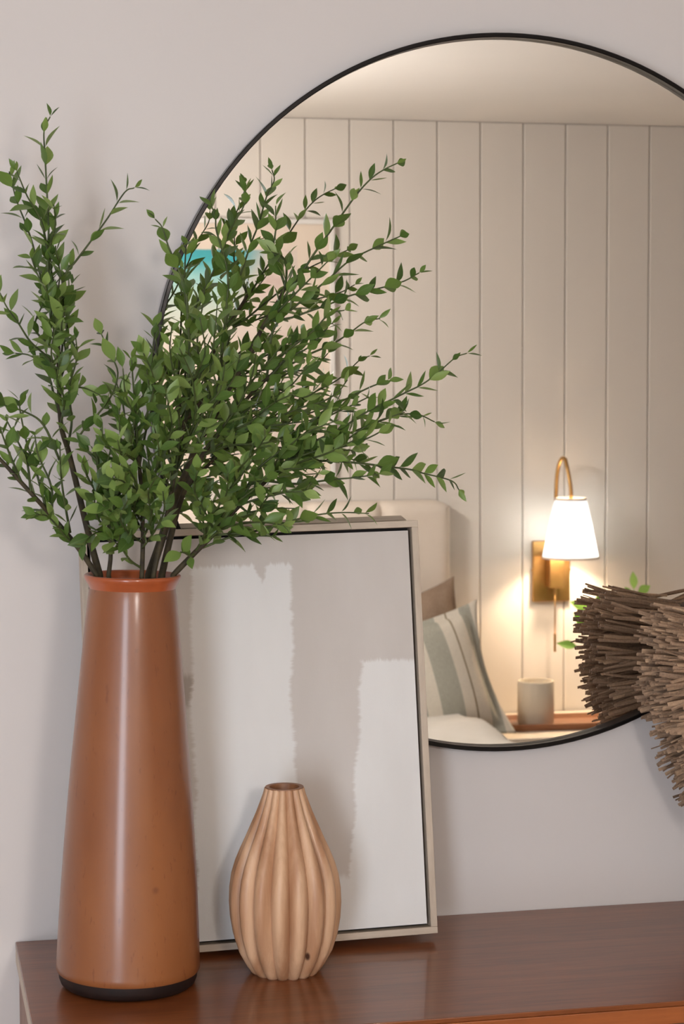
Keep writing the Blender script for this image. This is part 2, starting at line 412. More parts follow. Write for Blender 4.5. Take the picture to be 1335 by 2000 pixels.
M['rim_wood'] = wood('rim_wood', srgb(122, 78, 50), srgb(160, 110, 74), 0.5, (8, 8, 8))
rt = dense[-1][1]
MB().lathe([(37.0*sc_r, rt-0.0004), (36.6*sc_r, rt+0.0008), (29*sc_r, rt+0.0004), (27*sc_r, rt-0.004), (25*sc_r, rt-0.02), (28*sc_r, rt-0.12), (0.0005, rt-0.122)], 64, cap=(False, False)).build('mouth', M['rim_wood'], root, True, 40)
# ------------------------------------------------------------------ branches in the tall vase
def leaf_mesh(name, w, curl, fold, skew):
    m = MB(); rows = [(0.0, 0.05), (0.10, 0.10), (0.22, 0.55), (0.38, 0.92), (0.52, 1.0), (0.68, 0.82), (0.84, 0.45), (0.95, 0.14), (1.0, 0.02)]
    vs_, fs_ = [], []
    for y, ww in rows:
        h = ww*w/2; z = curl*(y*y) ; sx = skew*math.sin(y*math.pi)
        vs_ += [(-h+sx, y, z+fold*h), (sx, y, z), (h+sx, y, z+fold*h)]
    for i in range(len(rows)-1):
        for j in range(2): fs_.append((i*3+j, i*3+j+1, (i+1)*3+j+1, (i+1)*3+j))
    return m.add(vs_, fs_).mesh(name, leaf_mat, True)
leaf_mat = mat('green_leaf', srgb(74, 104, 44), 0.38, spec=0.5); t = NT(leaf_mat)
oi = t.n('ShaderNodeObjectInfo')
lc = t.ramp(oi.outputs['Random'], [(0.0, srgb(62, 88, 42)), (0.3, srgb(88, 116, 52)), (0.65, srgb(116, 142, 68)), (1.0, srgb(144, 166, 94))])
sepl = t.n('ShaderNodeSeparateXYZ'); t.l(t.coord(), sepl.inputs[0])
vein = NOT(t.step(t.math('ABSOLUTE', sepl.outputs[0]), 0.012, 0.012))
lc = t.mix(t.math('MULTIPLY', vein, 0.35), lc, srgb(120, 146, 80))
t.base(lc)
tr = t.n('ShaderNodeBsdfTranslucent'); t.l(t.mix(0.5, lc, srgb(130, 170, 60)), tr.inputs['Color'])
ms = t.n('ShaderNodeMixShader'); ms.inputs[0].default_value = 0.22
out = [n for n in t.t.nodes if n.type == 'OUTPUT_MATERIAL'][0]
t.l(t.b.outputs[0], ms.inputs[1]); t.l(tr.outputs[0], ms.inputs[2]); t.l(ms.outputs[0], out.inputs['Surface'])
LEAVES = [leaf_mesh('leaf', 0.44, 0.06, 0.28, 0.0), leaf_mesh('leaf', 0.50, -0.10, 0.20, 0.03), leaf_mesh('leaf', 0.36, 0.16, 0.36, -0.03), leaf_mesh('leaf', 0.50, -0.18, 0.24, 0.0)]
stem_m = mat('woody_stem', srgb(50, 44, 28), 0.75); t = NT(stem_m)
t.base(t.ramp(t.noise(t.coord(), 90, 4), [(0.3, srgb(42, 36, 24)), (0.7, srgb(72, 62, 38))])); t.bump(t.noise(t.coord(), 220, 3), 0.4, 0.001)
twig_m = mat('green_twig', srgb(62, 74, 36), 0.6); t = NT(twig_m)
t.base(t.ramp(t.noise(t.coord(), 60, 3), [(0.3, srgb(52, 62, 32)), (0.7, srgb(78, 90, 44))]))

MOUTH_Y = VY
def make_branch(label, main, r0, r1, twigs, dy_end, bare=0.35, seed=1):
    """main: pixel path from the vase mouth; twigs: (pixel path, depth change at the tip)."""
    rnd = random.Random(seed)
    y0 = MOUTH_Y + main[0][2] if len(main[0]) > 2 else MOUTH_Y
    L = [0.0]
    for a, b in zip(main, main[1:]): L.append(L[-1] + math.hypot(b[0]-a[0], b[1]-a[1]))
    def depth(i): return y0 + dy_end * (L[i]/L[-1])**1.2
    P = [aty(p[0], p[1], depth(i)) for i, p in enumerate(main)]
    low = Vector((vb.x + (P[0].x-vb.x)*0.3, VY + (P[0].y-VY)*0.3, P[0].z-0.28))
    path = [low.lerp(P[0], k/4) for k in range(4)] + smooth_path(P, 5)
    br = tag(empty('leafy_branch', P[0]), label, 'branch', 'green branches in the terracotta vase')
    n = len(path)
    MB().tube([p-P[0] for p in path], [r0+(r1-r0)*(i/(n-1)) for i in range(n)], 8).build('stem', stem_m, br, True)
    cnt = 0
    def put_leaf(parent, org, pos, dirv, nrm, size):
        nonlocal cnt
        yv = dirv.normalized(); zv = (nrm - yv*nrm.dot(yv)).normalized(); xv = yv.cross(zv)
        o = bpy.data.objects.new('leaf', rnd.choice(LEAVES)); COL.objects.link(o)
        o.parent = parent
        mw = Matrix((xv, yv, zv)).transposed().to_4x4()
        o.matrix_basis = Matrix.Translation(pos-org) @ mw @ Matrix.Diagonal((size*rnd.uniform(0.88, 1.12), size, size, 1))
        cnt += 1
    def grow(pp, size0, r, start, parent_obj, dens=1.0):
        tl = [0.0]
        for a, b in zip(pp, pp[1:]): tl.append(tl[-1] + (b-a).length)
        tot = tl[-1]; org = pp[0]
        tw = MB().tube([p-org for p in pp], [r*(1-0.55*i/(len(pp)-1)) for i in range(len(pp))], 6).build('twig', twig_m, br, True, loc=org-P[0])
        s = start; ang = rnd.uniform(0, 6.28)
        while True:
            last = s >= tot
            s_ = min(s, tot)
            i = max(k for k in range(len(tl)) if tl[k] <= s_+1e-9); i = min(i, len(pp)-2)
            f = (s_-tl[i])/max(1e-9, tl[i+1]-tl[i]); pos = pp[i].lerp(pp[i+1], f)
            tan = (pp[i+1]-pp[i]).normalized()
            a1 = tan.orthogonal().normalized(); b1 = tan.cross(a1)
            ang += math.pi/2 + rnd.uniform(-0.45, 0.45)
            sz = size0*rnd.uniform(0.78, 1.2)*(0.72 if s_ > tot*0.9 else 1.0)
            for k in range(2):
                aa = ang + k*math.pi + rnd.uniform(-0.3, 0.3)
                sd = a1*math.cos(aa) + b1*math.sin(aa)
                op = math.radians(rnd.uniform(26, 58) if not last else rnd.uniform(18, 40))
                dv_ = tan*math.cos(op) + sd*math.sin(op) + Vector((0, 0, rnd.uniform(-0.08, 0.12)))
                nr = tan - dv_.normalized()*tan.dot(dv_.normalized()) + Vector((rnd.uniform(-.35, .35), rnd.uniform(-.45, .15), rnd.uniform(-.1, .5)))
                if rnd.random() < 0.95: put_leaf(tw, org, pos, dv_, nr, sz*rnd.uniform(0.85, 1.1))
            if last: break
            s += rnd.uniform(0.0135, 0.0215)/dens
            if s > tot: s = tot if tot - s_ > 0.008 else tot + 1
            if s > tot + 0.5: break
    for tw in twigs:
        pxs, dy = tw[0], tw[1]
        # depth at the start: that of the nearest point of the stem
        a = pxs[0]; j = min(range(len(main)), key=lambda i: math.hypot(main[i][0]-a[0], main[i][1]-a[1]))
        ys = depth(j) + (tw[2] if len(tw) > 2 else 0.0)
        l = [0.0]
        for p, q in zip(pxs, pxs[1:]): l.append(l[-1] + math.hypot(q[0]-p[0], q[1]-p[1]))
        pts = [aty(p[0], p[1], ys + dy*(l[i]/l[-1])) for i, p in enumerate(pxs)]
        grow(smooth_path(pts, 5), 0.0275, 0.0016, 0.012, br)
    return cnt
counts = []
def B(*a, **k): counts.append(make_branch(*a, **k))
B('leafy branch bending low to the left out of the photo', [(188,1122,-0.005),(155,1073),(101,1008),(43,944),(0,897),(-35,862)], 0.0036, 0.0018, [
  ([(120,1030),(101,1008),(60,965),(20,918),(-15,885)], 0.0),
  ([(90,994),(72,926),(54,872),(40,807),(38,782)], 0.03),
  ([(137,1040),(126,980),(119,926),(117,872)], -0.05),
  ([(117,900),(85,830),(50,805),(10,792),(-10,776)], -0.03),
  ([(43,944),(20,890),(5,850),(-12,800)], -0.04), ([(60,960),(52,900),(28,850),(10,815)], 0.05),
  ([(155,1073),(130,1050),(95,1010),(70,1005)], -0.05), ([(101,1008),(100,950),(75,890),(68,850)], -0.02)], -0.02, seed=11)
B('tallest leafy branch rising at the far left', [(194,1122,0.01),(180,1070),(162,998),(147,936),(133,879),(119,829),(115,739),(114,674),(113,610),(100,540)], 0.0045, 0.0018, [
  ([(113,640),(96,560),(93,500),(95,446),(92,383),(88,306),(86,255),(98,228)], -0.03),
  ([(112,625),(85,559),(65,482),(51,439),(32,390),(18,335)], 0.04), ([(105,560),(86,453),(74,418),(53,383),(33,335)], -0.06),
  ([(113,600),(127,538),(148,510),(172,478),(208,429),(243,376),(262,367)], 0.0),
  ([(115,735),(95,700),(60,668),(35,630),(14,601),(0,572)], -0.05), ([(118,740),(130,700),(132,640),(128,598),(140,556)], 0.05),
  ([(114,690),(72,650),(70,625),(85,590),(90,560)], 0.02), ([(116,760),(140,757),(165,758),(194,771)], -0.04),
  ([(114,700),(105,640),(112,580),(118,530)], -0.05), ([(113,650),(125,610),(122,570),(130,530)], 0.03),
  ([(122,830),(105,770),(90,720),(60,695),(30,690)], 0.03), ([(133,870),(140,820),(135,760),(150,700),(148,660)], -0.03),
  ([(119,800),(112,740),(100,690),(108,640)], -0.06), ([(116,720),(122,660),(108,610),(100,575)], 0.05), ([(113,640),(102,590),(75,540),(60,500)], -0.02), ([(115,739),(128,690),(120,640),(128,600)], -0.07), ([(114,674),(98,640),(100,600),(88,560)], -0.08), ([(112,600),(122,560),(115,520),(108,480)], -0.02), ([(119,829),(125,780),(112,740),(118,700)], -0.08), ([(100,540),(98,480),(108,440),(105,400)], -0.06)], 0.05, seed=12)
B('short leafy branch between the tallest one and the upright bright one', [(212,1122,-0.02),(216,1084),(214,1034),(201,980),(194,936),(189,893)], 0.0030, 0.0014, [
  ([(205,990),(194,936),(189,893),(178,872)], -0.03), ([(214,1040),(230,980),(237,933),(219,886),(201,854),(196,838)], -0.05),
  ([(189,900),(155,857),(187,814),(216,775),(230,728),(212,685),(196,648)], 0.05), ([(201,980),(175,940),(165,915),(160,900)], -0.04),
  ([(216,1060),(200,1040),(180,1045),(165,1060)], -0.05), ([(214,1034),(215,980),(205,930),(215,880)], -0.06),
  ([(201,980),(230,930),(250,880),(240,830),(215,800)], 0.02), ([(216,1070),(225,1030),(222,990),(235,955)], -0.07), ([(214,1040),(190,1010),(185,970),(200,930)], -0.09), ([(216,1084),(235,1050),(225,1010),(200,985)], -0.10), ([(201,980),(215,940),(235,900),(230,860)], -0.09)], -0.05, seed=13)
B('upright bright green branch in the middle of the vase mouth', [(277,1122,-0.04),(279,1052),(277,980),(272,908),(266,854),(264,800),(262,770)], 0.0030, 0.0014, [
  ([(268,880),(265,800),(260,750),(257,703)], -0.05), ([(277,1110),(255,1095),(235,1068),(215,1052)], -0.05),
  ([(277,985),(300,905),(320,840),(330,770)], -0.02), ([(277,980),(245,920),(235,850),(232,800)], -0.04),
  ([(272,910),(285,840),(300,780),(296,720),(302,650)], 0.05), ([(270,900),(248,850),(240,790),(225,740)], 0.06),
  ([(278,1020),(255,990),(235,985),(210,975)], -0.07), ([(266,850),(290,800),(300,740),(280,690)], -0.05),
  ([(272,915),(255,870),(262,820),(245,770),(240,720)], -0.06), ([(277,960),(300,930),(310,880),(300,830)], -0.07),
  ([(264,820),(275,780),(290,760),(285,715)], 0.0), ([(278,1040),(262,1000),(268,950),(250,915)], -0.07), ([(279,1052),(295,1010),(290,960),(315,920)], -0.09), ([(279,1060),(250,1040),(235,1010),(250,975)], -0.10), ([(277,990),(255,960),(240,940),(215,935)], -0.10), ([(278,1070),(300,1040),(320,1000),(318,960)], -0.10), ([(272,908),(250,890),(230,880),(205,870)], -0.05)], -0.05, seed=14)
B('thick branch spreading up to the highest tips before the mirror', [(292,1122,0.0),(309,1073),(324,1026),(345,965),(367,915),(385,868),(414,821),(450,753),(482,703),(512,640),(545,585),(557,560)], 0.0058, 0.0020, [
  ([(512,640),(587,535),(617,490),(655,437),(692,385),(722,351),(748,332),(777,318)], -0.03),
  ([(530,620),(542,625),(598,580),(640,546),(684,508),(744,478),(782,461)], 0.0), ([(557,565),(559,520),(550,500),(530,492)], -0.04),
  ([(430,780),(435,673),(449,598),(475,520),(490,475),(505,437),(520,385),(535,353),(531,332)], 0.06), ([(557,560),(535,490),(538,449),(538,402)], -0.02),
  ([(420,800),(375,660),(385,591),(407,550),(434,490),(449,449),(475,404),(478,378)], 0.03), ([(420,810),(440,620),(445,542),(434,490),(422,449),(420,422),(409,394)], -0.05),
 ([(512,640),(560,590),(590,560),(640,510)], -0.06),], 0.06, seed=15)
B('leafy branch filling the middle before the left rim of the mirror', [(300,1121,-0.03),(318,1040),(335,960),(348,890),(362,820),(368,770)], 0.0032, 0.0014, [
  ([(365,800),(370,692),(366,617),(362,565),(346,520),(329,482),(317,445),(303,428)], -0.03), ([(366,640),(361,570),(361,520),(364,470)], 0.05),
  ([(362,830),(400,840),(407,767),(411,711),(419,655),(424,595)], -0.06), ([(348,890),(320,800),(310,720),(302,642)], 0.04), ([(335,960),(330,880),(310,810),(300,730)], -0.04),
  ([(340,940),(350,850),(345,760),(332,690),(335,640)], -0.08), ([(362,820),(390,740),(385,660),(395,600),(400,560)], 0.03),
  ([(362,820),(375,750),(400,690),(390,620)], -0.08), ([(348,890),(380,820),(375,740),(350,680)], -0.10), ([(318,1040),(300,960),(290,900),(285,860)], -0.06),
  ([(340,930),(365,870),(400,800),(430,760),(440,700)], -0.06), ([(335,960),(310,900),(335,840),(325,770)], -0.09), ([(348,890),(390,860),(420,790),(455,740),(470,690)], -0.04)], 0.0, seed=16)
B('leafy branch fanning to the right across the painted board wall reflection', [(316,1122,0.02),(335,1040),(355,970),(395,890),(440,830),(490,770),(540,722)], 0.0046, 0.0018, [
  ([(520,745),(535,640),(580,617),(640,595),(688,576),(778,553),(818,533)], -0.02), ([(530,735),(595,696),(647,673),(684,649),(714,628),(742,622)], 0.02),
  ([(510,720),(565,681),(610,647),(643,613),(672,606)], -0.05), ([(440,830),(525,821),(581,798),(630,784),(660,765),(678,742)], -0.04), ([(600,792),(650,790),(720,757),(758,743)], -0.03, 0.0),
  ([(490,770),(540,760),(592,776),(628,756)], -0.06), ([(490,780),(560,730),(610,720),(640,690)], 0.03), ([(440,830),(500,790),(560,760),(600,715)], -0.08),
  ([(395,890),(470,843),(540,830),(610,820),(660,800)], -0.05), ([(400,880),(460,800),(490,740),(500,690)], -0.07), ([(420,850),(480,830),(530,790),(570,770)], -0.09),
  ([(395,890),(450,870),(520,865),(580,840)], -0.08), ([(440,830),(480,760),(530,700),(560,660)], -0.06), ([(520,745),(560,700),(600,680),(640,640)], -0.03)], 0.02, seed=17)
B('low branch reaching farthest to the right above the painting', [(339,1122,-0.01),(380,1080),(420,1040),(470,985),(525,935),(562,900)], 0.0040, 0.0018, [
  ([(525,925),(600,870),(660,840),(720,802),(757,784),(795,765),(825,750),(854,729),(888,699),(911,690)], -0.03), ([(560,900),(637,862),(690,843),(735,825),(780,810),(817,810),(848,824)], 0.02),
  ([(562,905),(637,900),(705,905),(750,911),(795,916),(825,924),(881,939),(896,957)], 0.0), ([(525,940),(581,945),(645,937),(690,933),(738,926)], -0.05),
  ([(395,1070),(450,1049),(525,1031),(581,1014),(630,1004),(675,1001),(720,1003)], -0.05), ([(420,1045),(465,1042),(499,1046),(540,1048)], -0.03), ([(470,990),(487,1000),(525,993),(575,993)], -0.06),
  ([(562,900),(620,880),(680,870),(730,850),(760,830)], -0.05), ([(545,915),(600,890),(660,880),(710,880)], 0.04), ([(470,985),(500,920),(560,870),(600,830),(640,800)], -0.04),
  ([(525,935),(570,870),(630,820),(690,790),(720,775)], 0.02), ([(380,1080),(400,1040),(390,990),(410,950)], -0.05), ([(420,1040),(430,980),(470,930),(500,890)], -0.07), ([(470,985),(520,970),(570,960),(610,955)], -0.03),
  ([(380,1080),(372,1086),(360,1080),(352,1078)], -0.03), ([(525,935),(540,900),(590,850),(660,820)], -0.07), ([(420,1040),(440,1000),(490,960),(540,920),(600,915)], -0.08),
  ([(560,900),(600,900),(660,870),(720,830),(790,805)], -0.02), ([(450,1005),(480,960),(500,940),(560,930),(620,925)], -0.06), ([(400,1060),(410,1010),(440,970),(445,925)], -0.08), ([(440,1020),(500,1000),(530,965),(590,960)], -0.10), ([(400,1060),(440,1030),(500,1020),(550,1025)], -0.10), ([(470,985),(460,930),(500,880),(520,850)], -0.10), ([(525,935),(580,905),(640,885),(690,860)], -0.10), ([(420,1040),(400,1000),(380,960),(385,920)], -0.10)], -0.02, seed=18)
print('LEAVES', counts, sum(counts))

# ------------------------------------------------------------------ straw ornament at the right
SA = aty(1440, 1300, -0.140)                    # a point of its upright axis
spx = [(1176, 135), (1205, 176), (1260, 188), (1320, 190), (1372, 186), (1400, 176), (1450, 158), (1500, 138), (1550, 112), (1600, 82)]   # (row, reach) of the tips
sz = lambda py: aty(1440, py, SA.y).z
spm = (aty(1500, 1300, SA.y)-aty(1400, 1300, SA.y)).x/100
tips = [(sz(y), r*0.89*spm) for y, r in spx]
def reach(z):
    for (za, ra), (zb_, rb_) in zip(tips, tips[1:]):
        if zb_ <= z <= za: f = (za-z)/(za-zb_); return ra+(rb_-ra)*f
    return tips[0][1] if z > tips[0][0] else tips[-1][1]
straw_m = mat('dried_straw', srgb(142, 112, 86), 0.7, spec=0.25); t = NT(straw_m)
oi = t.n('ShaderNodeObjectInfo')
geo = t.n('ShaderNodeNewGeometry')
rr = t.math('FRACT', t.math('ADD', oi.outputs['Random'], geo.outputs['Random Per Island']))
sc_ = t.ramp(rr, [(0.0, srgb(124, 100, 82)), (0.4, srgb(162, 134, 112)), (0.75, srgb(182, 150, 124)), (1.0, srgb(206, 172, 140))])
fib = t.noise(t.coord((1, 1, 1)), 400, 2)
t.base(t.mix(0.35, sc_, t.ramp(fib, [(0.3, srgb(96, 76, 60)), (0.7, srgb(178, 148, 118))])))
root = tag(empty('straw_ornament', (SA.x, SA.y, ZT)), 'round bristly ornament of dried brown straw, cut off by the right edge', 'ornament')
zlo, zhi = tips[-1][0]-ZT, tips[0][0]-ZT
M['core'] = wood('straw_core', srgb(70, 52, 40), srgb(96, 74, 56), 0.9, (6, 6, 6))
MB().lathe([(0.001, 0), (0.055, 0), (0.055, 0.012), (0.016, 0.022), (0.014, zlo-0.005), (0.03, zlo+0.01), (0.050, zlo+0.09), (0.058, zhi-0.07), (0.045, zhi-0.03), (0.001, zhi-0.025)], 32).build('core', M['core'], root, True, 40)
rnd = random.Random(3)
def strand_verts(p0, p1, w, sag, twist, wdir):
    n = 4; vs_ = []; d_ = (p1-p0); t_ = d_.normalized()
    side = (wdir - t_*wdir.dot(t_)).normalized(); nor = t_.cross(side)
    for i in range(n):
        f = i/(n-1); c = p0+d_*f+nor*sag*math.sin(f*math.pi)
        a = twist*(f-0.3); s2 = side*math.cos(a)+nor*math.sin(a); n2 = t_.cross(s2)
        ww = w*(0.75+0.35*math.sin(f*2.6+0.4)); th = 0.0005
        vs_ += [c-s2*ww/2-n2*th*0, c+n2*ww*0.16+n2*th, c+s2*ww/2, c-n2*th]
    fs_ = []
    for i in range(n-1):
        for k in range(4): fs_.append((i*4+k, i*4+(k+1) % 4, (i+1)*4+(k+1) % 4, (i+1)*4+k))
    fs_ += [(3, 2, 1, 0), ((n-1)*4, (n-1)*4+1, (n-1)*4+2, (n-1)*4+3)]
    return vs_, fs_
rest = MB(); singles = 0
NS = 680
order = []
for i in range(NS):
    az = 1 if i % 3 else -1                     # towards the left or the right
    z = zlo+0.004+(zhi-zlo-0.008)*rnd.random()
    order.append((az, z, max(-0.075, min(0.075, rnd.gauss(0, 0.042)))))
order.sort(key=lambda q: (-q[0], -abs(q[2])))    # the outer ones at the left are single strands
for i, (side_, z, oy) in enumerate(order):
    R_ = reach(z+ZT)*(1-7*oy*oy)*(rnd.uniform(0.95, 1.03) if rnd.random() < 0.85 else rnd.uniform(0.80, 0.95))
    f = (z-zlo)/(zhi-zlo)
    tilt = max(-0.75, min(0.38, -0.60+0.90*f+rnd.gauss(0, 0.085)))
    az2 = (math.pi if side_ > 0 else 0) + rnd.gauss(0, 0.10) + (-side_)*oy*1.2
    dirv = Vector((math.cos(az2)*math.cos(tilt), math.sin(az2)*math.cos(tilt), math.sin(tilt)))
    Ls = R_*rnd.uniform(0.92, 1.15)
    tip = Vector((-side_*R_, oy, z))
    p0 = tip - dirv*Ls; az = az2
    w = rnd.uniform(0.0030, 0.0076)
    wd = Vector((rnd.gauss(0, 0.4), rnd.gauss(0, 0.4), 1)) + Vector((-math.sin(az), math.cos(az), 0))*rnd.gauss(0, 0.5)
    vs_, fs_ = strand_verts(p0, tip, w, rnd.gauss(0, 0.0040), rnd.gauss(0, 0.6), wd)
    if singles < 300 and i % 3 != 2:
        MB().add(vs_, fs_).build('straw_strand', straw_m, root); singles += 1
    else: rest.add(vs_, fs_)
tag(rest.build('straw_filling', straw_m, root), kind='stuff')

# ================================================================== the far side of the room, seen in the mirror
# ------------------------------------------------------------------ bed
def cloth(name, cols, scale=500, rough=0.9, var=0.5):
    m = mat(name, cols[0], rough, spec=0.15); t = NT(m)
    n = t.noise(t.coord(), scale, 2); n2 = t.noise(t.coord(), 12, 3)
    t.base(t.ramp(t.math('ADD', t.math('MULTIPLY', n, var), t.math('MULTIPLY', n2, 1-var)), [(0.3, cols[0]), (0.7, cols[1])]))
    t.bump(n, 0.25, 0.001); return m
M['cream_cloth'] = cloth('cream_upholstery', (srgb(224, 212, 198), srgb(234, 223, 210)))
M['duvet'] = cloth('cream_duvet', (srgb(218, 212, 202), srgb(230, 225, 216)))
M['tan_linen'] = cloth('tan_linen', (srgb(136, 114, 96), srgb(172, 150, 130)), 300)
hb = vis(880, 978, 3.90)
BX1, BX0, HZ = hb.x, hb.x-1.62, hb.z
root = tag(empty('bed', ((BX0+BX1)/2, YB, 0)), 'bed with a cream tufted headboard seen in the mirror', 'bed')
hw = (BX1-BX0)/2
# headboard: a padded slab whose top shows soft pleats that run down to buttons
nx, nz = 97, 48; vs_, fs_ = [], []
z0 = 0.30; hh = HZ-z0
pl = [vis(600, 1000, 3.9).x-root.location.x, vis(745, 1000, 3.9).x-root.location.x]
sp = pl[1]-pl[0]; seams = [pl[1]+k*sp for k in range(-6, 2)]
seams = [s for s in seams if -hw+0.06 < s < hw-0.10]
def hb_depth(x, z):
    e = min(hw-abs(x), HZ-z, 10); r = 0.035
    d0 = 0.055+0.04*(1-(max(0, 1-e/r))**2)**0.5 if e < r else 0.095
    for s in seams:
        q = abs(x-s); below = HZ-z
        d0 -= 0.030*math.exp(-(q/0.014)**2)*(1 if below < 0.30 else 0.5) 
        dd = math.hypot(x-s, below-0.16)
        d0 -= 0.03*math.exp(-(dd/0.022)**2)
    return d0
for j in range(nz+1):
    for i in range(nx+1):
        x = -hw+2*hw*i/nx; z = z0+hh*(j/nz)
        cx = min(hw-abs(x), 0.05); 
        zz = z - (0.022*(1-cx/0.05)**2 if j == nz else 0)
        vs_.append((x, hb_depth(x, z)+0.005, zz))
for j in range(nz):
    for i in range(nx): k = j*(nx+1)+i; fs_.append((k+1, k, k+nx+1, k+nx+2))
base_n = len(vs_)
rimi = [i for i in range(nx+1)] + [j*(nx+1)+nx for j in range(1, nz+1)] + [nz*(nx+1)+i for i in range(nx-1, -1, -1)] + [j*(nx+1) for j in range(nz-1, 0, -1)]
for q in rimi: vs_.append((vs_[q][0], 0.004, vs_[q][2]))
for a_ in range(len(rimi)):
    b_ = (a_+1) % len(rimi); fs_.append((rimi[a_], rimi[b_], base_n+b_, base_n+a_))
MB().add(vs_, fs_).build('headboard', M['cream_cloth'], root, True, 60, fix=True)
for s in seams:
    bt = MB().lathe([(0.012, 0), (0.011, 0.003), (0.006, 0.006), (0.0, 0.007)], 14).build('button', M['cream_cloth'], root, True)
    bt.location = (s, hb_depth(s, HZ-0.16)+0.004, HZ-0.16); bt.rotation_euler = (math.radians(-90), 0, 0)
MB().box(-hw+0.03, hw-0.03, 0.11, 2.05, 0.12, 0.32).build('base', M['cream_cloth'], root, bevel=0.02)
MZ = 0.50
MB().box(-hw+0.03, hw-0.03, 0.11, 2.04, 0.325, MZ).build('mattress', M['duvet'], root, bevel=0.05)
for lx in (-hw+0.1, hw-0.14):
    for ly in (0.16, 1.95): MB().tube([(lx+0.02, ly, 0.125), (lx+0.02, ly, 0)], [0.025, 0.016], 12).build('leg', M['walnut_side'], root, True)
# duvet: a soft sheet over the mattress
nx, ny = 40, 50; vs_, fs_ = [], []
dz = atz(930, 1447, 0.5)
for j in range(ny+1):
    for i in range(nx+1):
        u_ = -1+2*i/nx; v_ = j/ny
        xw = hw-0.01; x = u_*xw*1.06; ov = max(0, abs(x)-(xw-0.05))
        y = 0.36+1.70*v_
        z = MZ+0.035+0.012*math.sin(7*u_+4*v_)+0.010*math.sin(11*v_*2+3*u_) - ov*2.6
        x = max(-xw-0.008, min(xw+0.008, x)) if ov > 0.03 else x
        vs_.append((x, y, max(z, 0.28)))
for j in range(ny):
    for i in range(nx): k = j*(nx+1)+i; fs_.append((k, k+1, k+nx+2, k+nx+1))
du = MB().add(vs_, fs_).build('duvet', M['duvet'], root, True)
so = du.modifiers.new('thick', 'SOLIDIFY'); so.thickness = 0.02; so.offset = -1

# ------------------------------------------------------------------ pillows (made from their own axes)
def pillow(name, ctr, right, up, w, h, thick, m, flange, label, ear=0.14, n=34):
    right = right.normalized(); up = (up-right*up.dot(right)).normalized(); nrm = right.cross(up)
    vs_, fs_ = [], []
    for side in (1, -1):
        for j in range(n+1):
            for i in range(n+1):
                a_, b_ = -1+2*i/n, -1+2*j/n
                ins = max(0.0, 1-flange/ (w/2)); fa, fb = min(1, abs(a_)/ins), min(1, abs(b_)/ins)
                puff = ((1-fa**2.6)*(1-fb**2.6))**0.55 if fa < 1 and fb < 1 else 0.0
                dip = 1-ear*(1-b_*b_)*abs(a_)**3; dip2 = 1-ear*(1-a_*a_)*abs(b_)**3
                z = thick/2*puff*(1+0.05*math.sin(5*a_+3*b_)) + 0.003
                vs_.append((a_*w/2*dip, b_*h/2*dip2, side*z))
    N = (n+1)*(n+1)
    for s in range(2):
        for j in range(n):
            for i in range(n):
                k = s*N+j*(n+1)+i; q = (k, k+1, k+n+2, k+n+1); fs_.append(q if s == 0 else q[::-1])
    rim_ = [i for i in range(n+1)] + [j*(n+1)+n for j in range(1, n+1)] + [n*(n+1)+i for i in range(n-1, -1, -1)] + [j*(n+1) for j in range(n-1, 0, -1)]
    for a_ in range(len(rim_)): b_ = (a_+1) % len(rim_); fs_.append((rim_[b_], rim_[a_], N+rim_[a_], N+rim_[b_]))
    o = MB().add(vs_, fs_).build(name, m, None, True)
    o.matrix_world = Matrix.Translation(ctr) @ Matrix((right, up, nrm)).transposed().to_4x4()
    return tag(o, label, 'pillow', 'pillows on the bed')
stripe = mat('striped_linen', srgb(214, 206, 190), 0.9, spec=0.15); t = NT(stripe)
sx_ = t.n('ShaderNodeSeparateXYZ'); t.l(t.coord(), sx_.inputs[0]); X_ = sx_.outputs[0]
sage, crm, brn = srgb(168, 167, 153), srgb(222, 214, 198), srgb(140, 122, 92)
w_ = 0.52
xr = t.n('ShaderNodeMapRange'); t.l(X_, xr.inputs[0]); xr.inputs[1].default_value = -w_/2; xr.inputs[2].default_value = w_/2
def px2u(px): return px
stc = t.ramp(xr.outputs[0], [(0.0, sage), (0.16, crm), (0.262, brn), (0.272, crm), (0.36, sage), (0.47, crm), (0.56, sage), (0.70, crm), (0.772, brn), (0.785, crm), (0.865, sage), (0.94, crm)], 'CONSTANT')
weave = t.noise(t.coord((60, 900, 1)), 1.0, 2); weave2 = t.noise(t.coord((700, 60, 1)), 1.0, 2)
t.base(t.mix(0.16, stc, t.ramp(t.math('MULTIPLY', t.math('ADD', weave, weave2), 0.5), [(0.35, srgb(90, 96, 92)), (0.65, srgb(236, 234, 228))])))
t.bump(weave, 0.2, 0.001)
def lean_axes(roll, lean):                      # axes of a pillow facing the mirror wall, leaning back on the headboard
    right = Vector((math.cos(roll), 0.0, math.sin(roll)))
    upv = Vector((-math.sin(roll), -math.sin(lean), math.cos(roll)*math.cos(lean)))
    return right, upv
r_, u_ = lean_axes(math.radians(11), math.radians(24))
cp = vis(924, 1170, 3.72) - r_.normalized()*0.26 - u_.normalized()*0.225
pillow('striped_pillow', cp, r_, u_, 0.52, 0.45, 0.20, stripe, 0.035, 'sage and cream striped cushion in front of the tan cushion on the bed')
r_, u_ = lean_axes(math.radians(14), math.radians(14))
cp2 = vis(881, 1124, 3.83) - r_.normalized()*0.25 - u_.normalized()*0.23
pillow('linen_pillow', cp2, r_, u_, 0.50, 0.46, 0.17, M['tan_linen'], 0.015, 'plain tan linen cushion behind the striped one on the bed')

